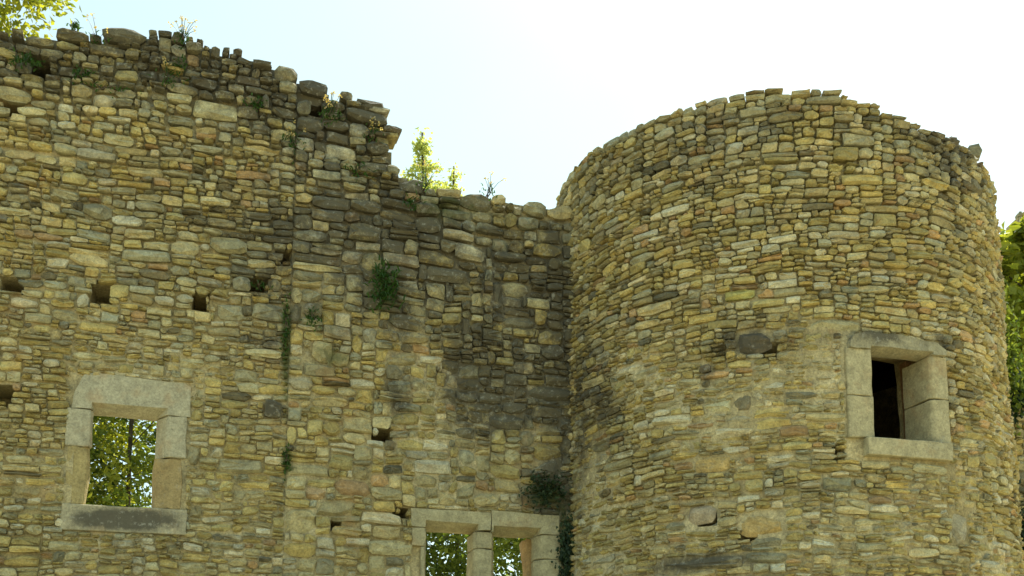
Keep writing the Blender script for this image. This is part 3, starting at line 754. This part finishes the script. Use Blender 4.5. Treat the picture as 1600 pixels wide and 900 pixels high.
tree('bushy_tree', 'tree seen through the left light of the mullioned window', g0(640, 850, 23), 9.6, 2.8, 2.5, 18000, .15, M_LEAF, 104, .4, trunk_r=.1, group='bushy trees behind the windows')
tree('bushy_tree', 'tree seen through the right light of the mullioned window', g0(850, 850, 24.5), 10, 2.8, 2.5, 18000, .15, M_LEAF, 105, .4, trunk_r=.1, group='bushy trees behind the windows')
tree('birch_tree', 'taller slender tree top rising behind the low wall', g0(667, 240, 24), at(665, 182, 24).z, 1.7, 9, 4200, .11, M_LEAFP, 106, 1.5, trunk_r=.07, nb=30, group='slender trees behind the low wall')
tree('birch_tree', 'smaller slender tree top just right of the taller one', g0(716, 270, 24.6), at(718, 234, 24.6).z, 1.1, 10, 2000, .10, M_LEAFP, 107, 1.5, trunk_r=.06, nb=24, group='slender trees behind the low wall')
tree('maple_tree', 'large-leaved yellow-green tree behind right edge of tower', g0(1615, 480, 19.5), at(1600, 334, 19.5).z, 2.0, 5.5, 9000, .2, M_LEAFY, 108, .2, trunk_r=.1)
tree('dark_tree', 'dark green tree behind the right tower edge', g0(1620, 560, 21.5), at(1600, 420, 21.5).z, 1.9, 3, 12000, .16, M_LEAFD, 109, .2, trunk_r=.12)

def wall_plant(name, label, pos, nrm, n, L, w_, mat, seed, kind='tuft', sx=.1, sz=.1, flowers=0, cat='plant', group=None):
    lv = Leaves(seed); r = lv.r; loc = tuple(pos); side = nrm.cross(Vector((0, 0, 1))).normalized()
    root = thing(name, label, cat, loc, group)
    for _ in range(n):
        p = pos + side * r.gauss(0, sx) + Vector((0, 0, r.gauss(0, sz)))
        if kind == 'tuft':
            d = (nrm * (.25 + .5 * r.random()) + side * r.gauss(0, .45) + Vector((0, 0, .3 + .8 * r.random()))).normalized()
            lv.blade(p, d, L * (.5 + .8 * r.random()), w_, .5 + .7 * r.random())
        elif kind == 'leafy':
            p += nrm * (abs(r.gauss(0, .07)) + .0)
            lv.leaf(p, L * (.6 + .8 * r.random()), w_ * (.7 + .6 * r.random()))
        else:
            p += nrm * abs(r.gauss(0, .04)); d = (nrm * .3 + side * r.gauss(0, .5) + Vector((0, 0, -.8))).normalized()
            lv.leaf(p, L * (.6 + .8 * r.random()), w_, d)
    link('foliage', lv.mesh('foliage', loc), mat, root)
    bm = bmesh.new()
    for _ in range(3): tube(bm, [-nrm * .12 + Vector((r.gauss(0, .01), 0, 0)), nrm * .02 + side * r.gauss(0, .02), nrm * .05 + side * r.gauss(0, sx * .6) + Vector((0, 0, sz * .5 + .03))], [.008, .006, .003], 4)
    me = bpy.data.meshes.new('stem'); bm.to_mesh(me); bm.free(); link('stem', me, M_BARK, root)
    if flowers:
        lf = Leaves(seed + 7); bm = bmesh.new()
        for _ in range(flowers):
            tip = nrm * (.05 + .06 * r.random()) + side * r.gauss(0, sx * 1.1) + Vector((0, 0, .05 + (sz + .14) * r.random()))
            tube(bm, [Vector((0, 0, 0)), tip * .6 + Vector((0, 0, .02)), tip], [.004, .003, .002], 3)
            for _ in range(5): lf.leaf(tip + Vector((r.gauss(0, .010), r.gauss(0, .010), r.gauss(0, .010))), .024, .02)
        me = bpy.data.meshes.new('flower_stalks'); bm.to_mesh(me); bm.free(); link('flower_stalks', me, M_FERN, root)
        link('flowers', lf.mesh('flowers', (0, 0, 0)), M_FLOW, root, 'stuff')
    return root
def wp(x, y, d=.03): u, v = wpix(x, y); return wmap(u, v, d)
def tpp(x, y, d=.03): u, v = tpix(x, y); return tmap(u, v, d)
wall_plant('fern_clump', 'bright green fern clump growing in the middle of the lower wall', wp(598, 452), WN, 190, .20, .022, M_FERN, 1, 'tuft', .07, .11)
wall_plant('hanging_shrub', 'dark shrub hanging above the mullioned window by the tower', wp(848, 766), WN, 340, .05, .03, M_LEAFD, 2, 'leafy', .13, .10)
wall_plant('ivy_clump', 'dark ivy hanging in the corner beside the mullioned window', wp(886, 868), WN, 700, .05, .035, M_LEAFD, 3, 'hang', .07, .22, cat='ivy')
for k, (x, y, n, L, sx, sz, lab) in enumerate([
        (40, 100, 60, .13, .08, .05, 'leafy green plant beside the hole at upper left of wall'), (128, 118, 40, .10, .05, .03, 'small bright green plant below the wall top at left'),
        (280, 106, 40, .10, .04, .06, 'green tuft on the high wall below the yellow flowers'), (402, 165, 45, .12, .05, .04, 'green tuft beside the small pale upright stone'),
        (446, 515, 70, .08, .02, .14, 'moss strip growing in the upright wall joint, upper one'), (447, 722, 60, .09, .022, .08, 'moss tuft growing in the upright wall joint, lower one'),
        (487, 500, 60, .09, .04, .06, 'faint green tuft just right of the upright joint'), (405, 448, 30, .08, .05, .02, 'green plant sprouting in the putlog hole by the round stone'),
        (118, 44, 26, .12, .03, .02, 'tiny green sprout standing on the upper left wall top'), (645, 322, 40, .12, .05, .05, 'green tuft on the low wall under the birch trees'),
        (160, 140, 30, .08, .2, .03, 'sparse weeds below the top stones at upper left'), (555, 270, 40, .10, .08, .08, 'straggling green weeds under the broken wall end')]):
    wall_plant('wall_tuft', lab, wp(x, y), WN, n, L, .018, M_FERN, 20 + k, 'tuft', sx, sz, group='green tufts growing on the walls')
for k, (x, y, n, f, lab) in enumerate([(285, 66, 26, 12, 'yellow flowering weed on top of the high wall'), (515, 182, 50, 12, 'straw-flowered weed below the broken top beside the dark hole'), (455, 230, 40, 7, 'flowering weed at the head of the upright joint'),
        (580, 215, 22, 7, 'flowering weed on the broken wall end'), (152, 66, 16, 4, 'single flowering stalk on the upper left wall'), (262, 128, 30, 5, 'flowering weed hanging below the high wall top'), (664, 292, 20, 6, 'flowering weed on the low wall top under the birches'), (764, 303, 20, 5, 'small flowering weed on the low wall top near tower')]):
    wall_plant('flowering_weed', lab, wp(x, y), WN, n, .12, .014, M_FERN, 50 + k, 'tuft', .06, .06, f, group='flowering weeds on the walls')
n_r = (CAM - at(1570, 600, 14.4)); n_r.z = 0; n_r.normalize()
for k, (x, y, d, n, sx, sz, lab) in enumerate([(1572, 560, 14.35, 420, .10, .42, 'glossy ivy climbing behind the right tower edge'), (1590, 615, 14.5, 420, .16, .14, 'ivy spilling over the low side wall top'), (1592, 860, 14.55, 520, .10, .34, 'dark ivy at the foot of the side wall')]):
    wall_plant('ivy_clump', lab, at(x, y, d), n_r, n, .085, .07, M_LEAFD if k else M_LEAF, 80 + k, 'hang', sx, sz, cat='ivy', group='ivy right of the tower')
# loose slab jutting from the broken end
rng = random.Random(4)
for (x0, y0, x1, y1, d, c) in [(600, 196, 627, 206, .03, ORA), (604, 206, 622, 214, .02, OCH), (532, 143, 552, 156, .03, PAL), (556, 153, 600, 172, .03, GRY)]:  # orange of the first slab stands in for light falling on it
    it = make_stone(rng, wrect(x0, y0, x1, y1), wmap, d, .3, c, wfield, lambda u, v: (u, v), .002)
    o = link('coping_stone', Stones().mesh([it], 'coping_stone', locR), M_STONE, wallR)
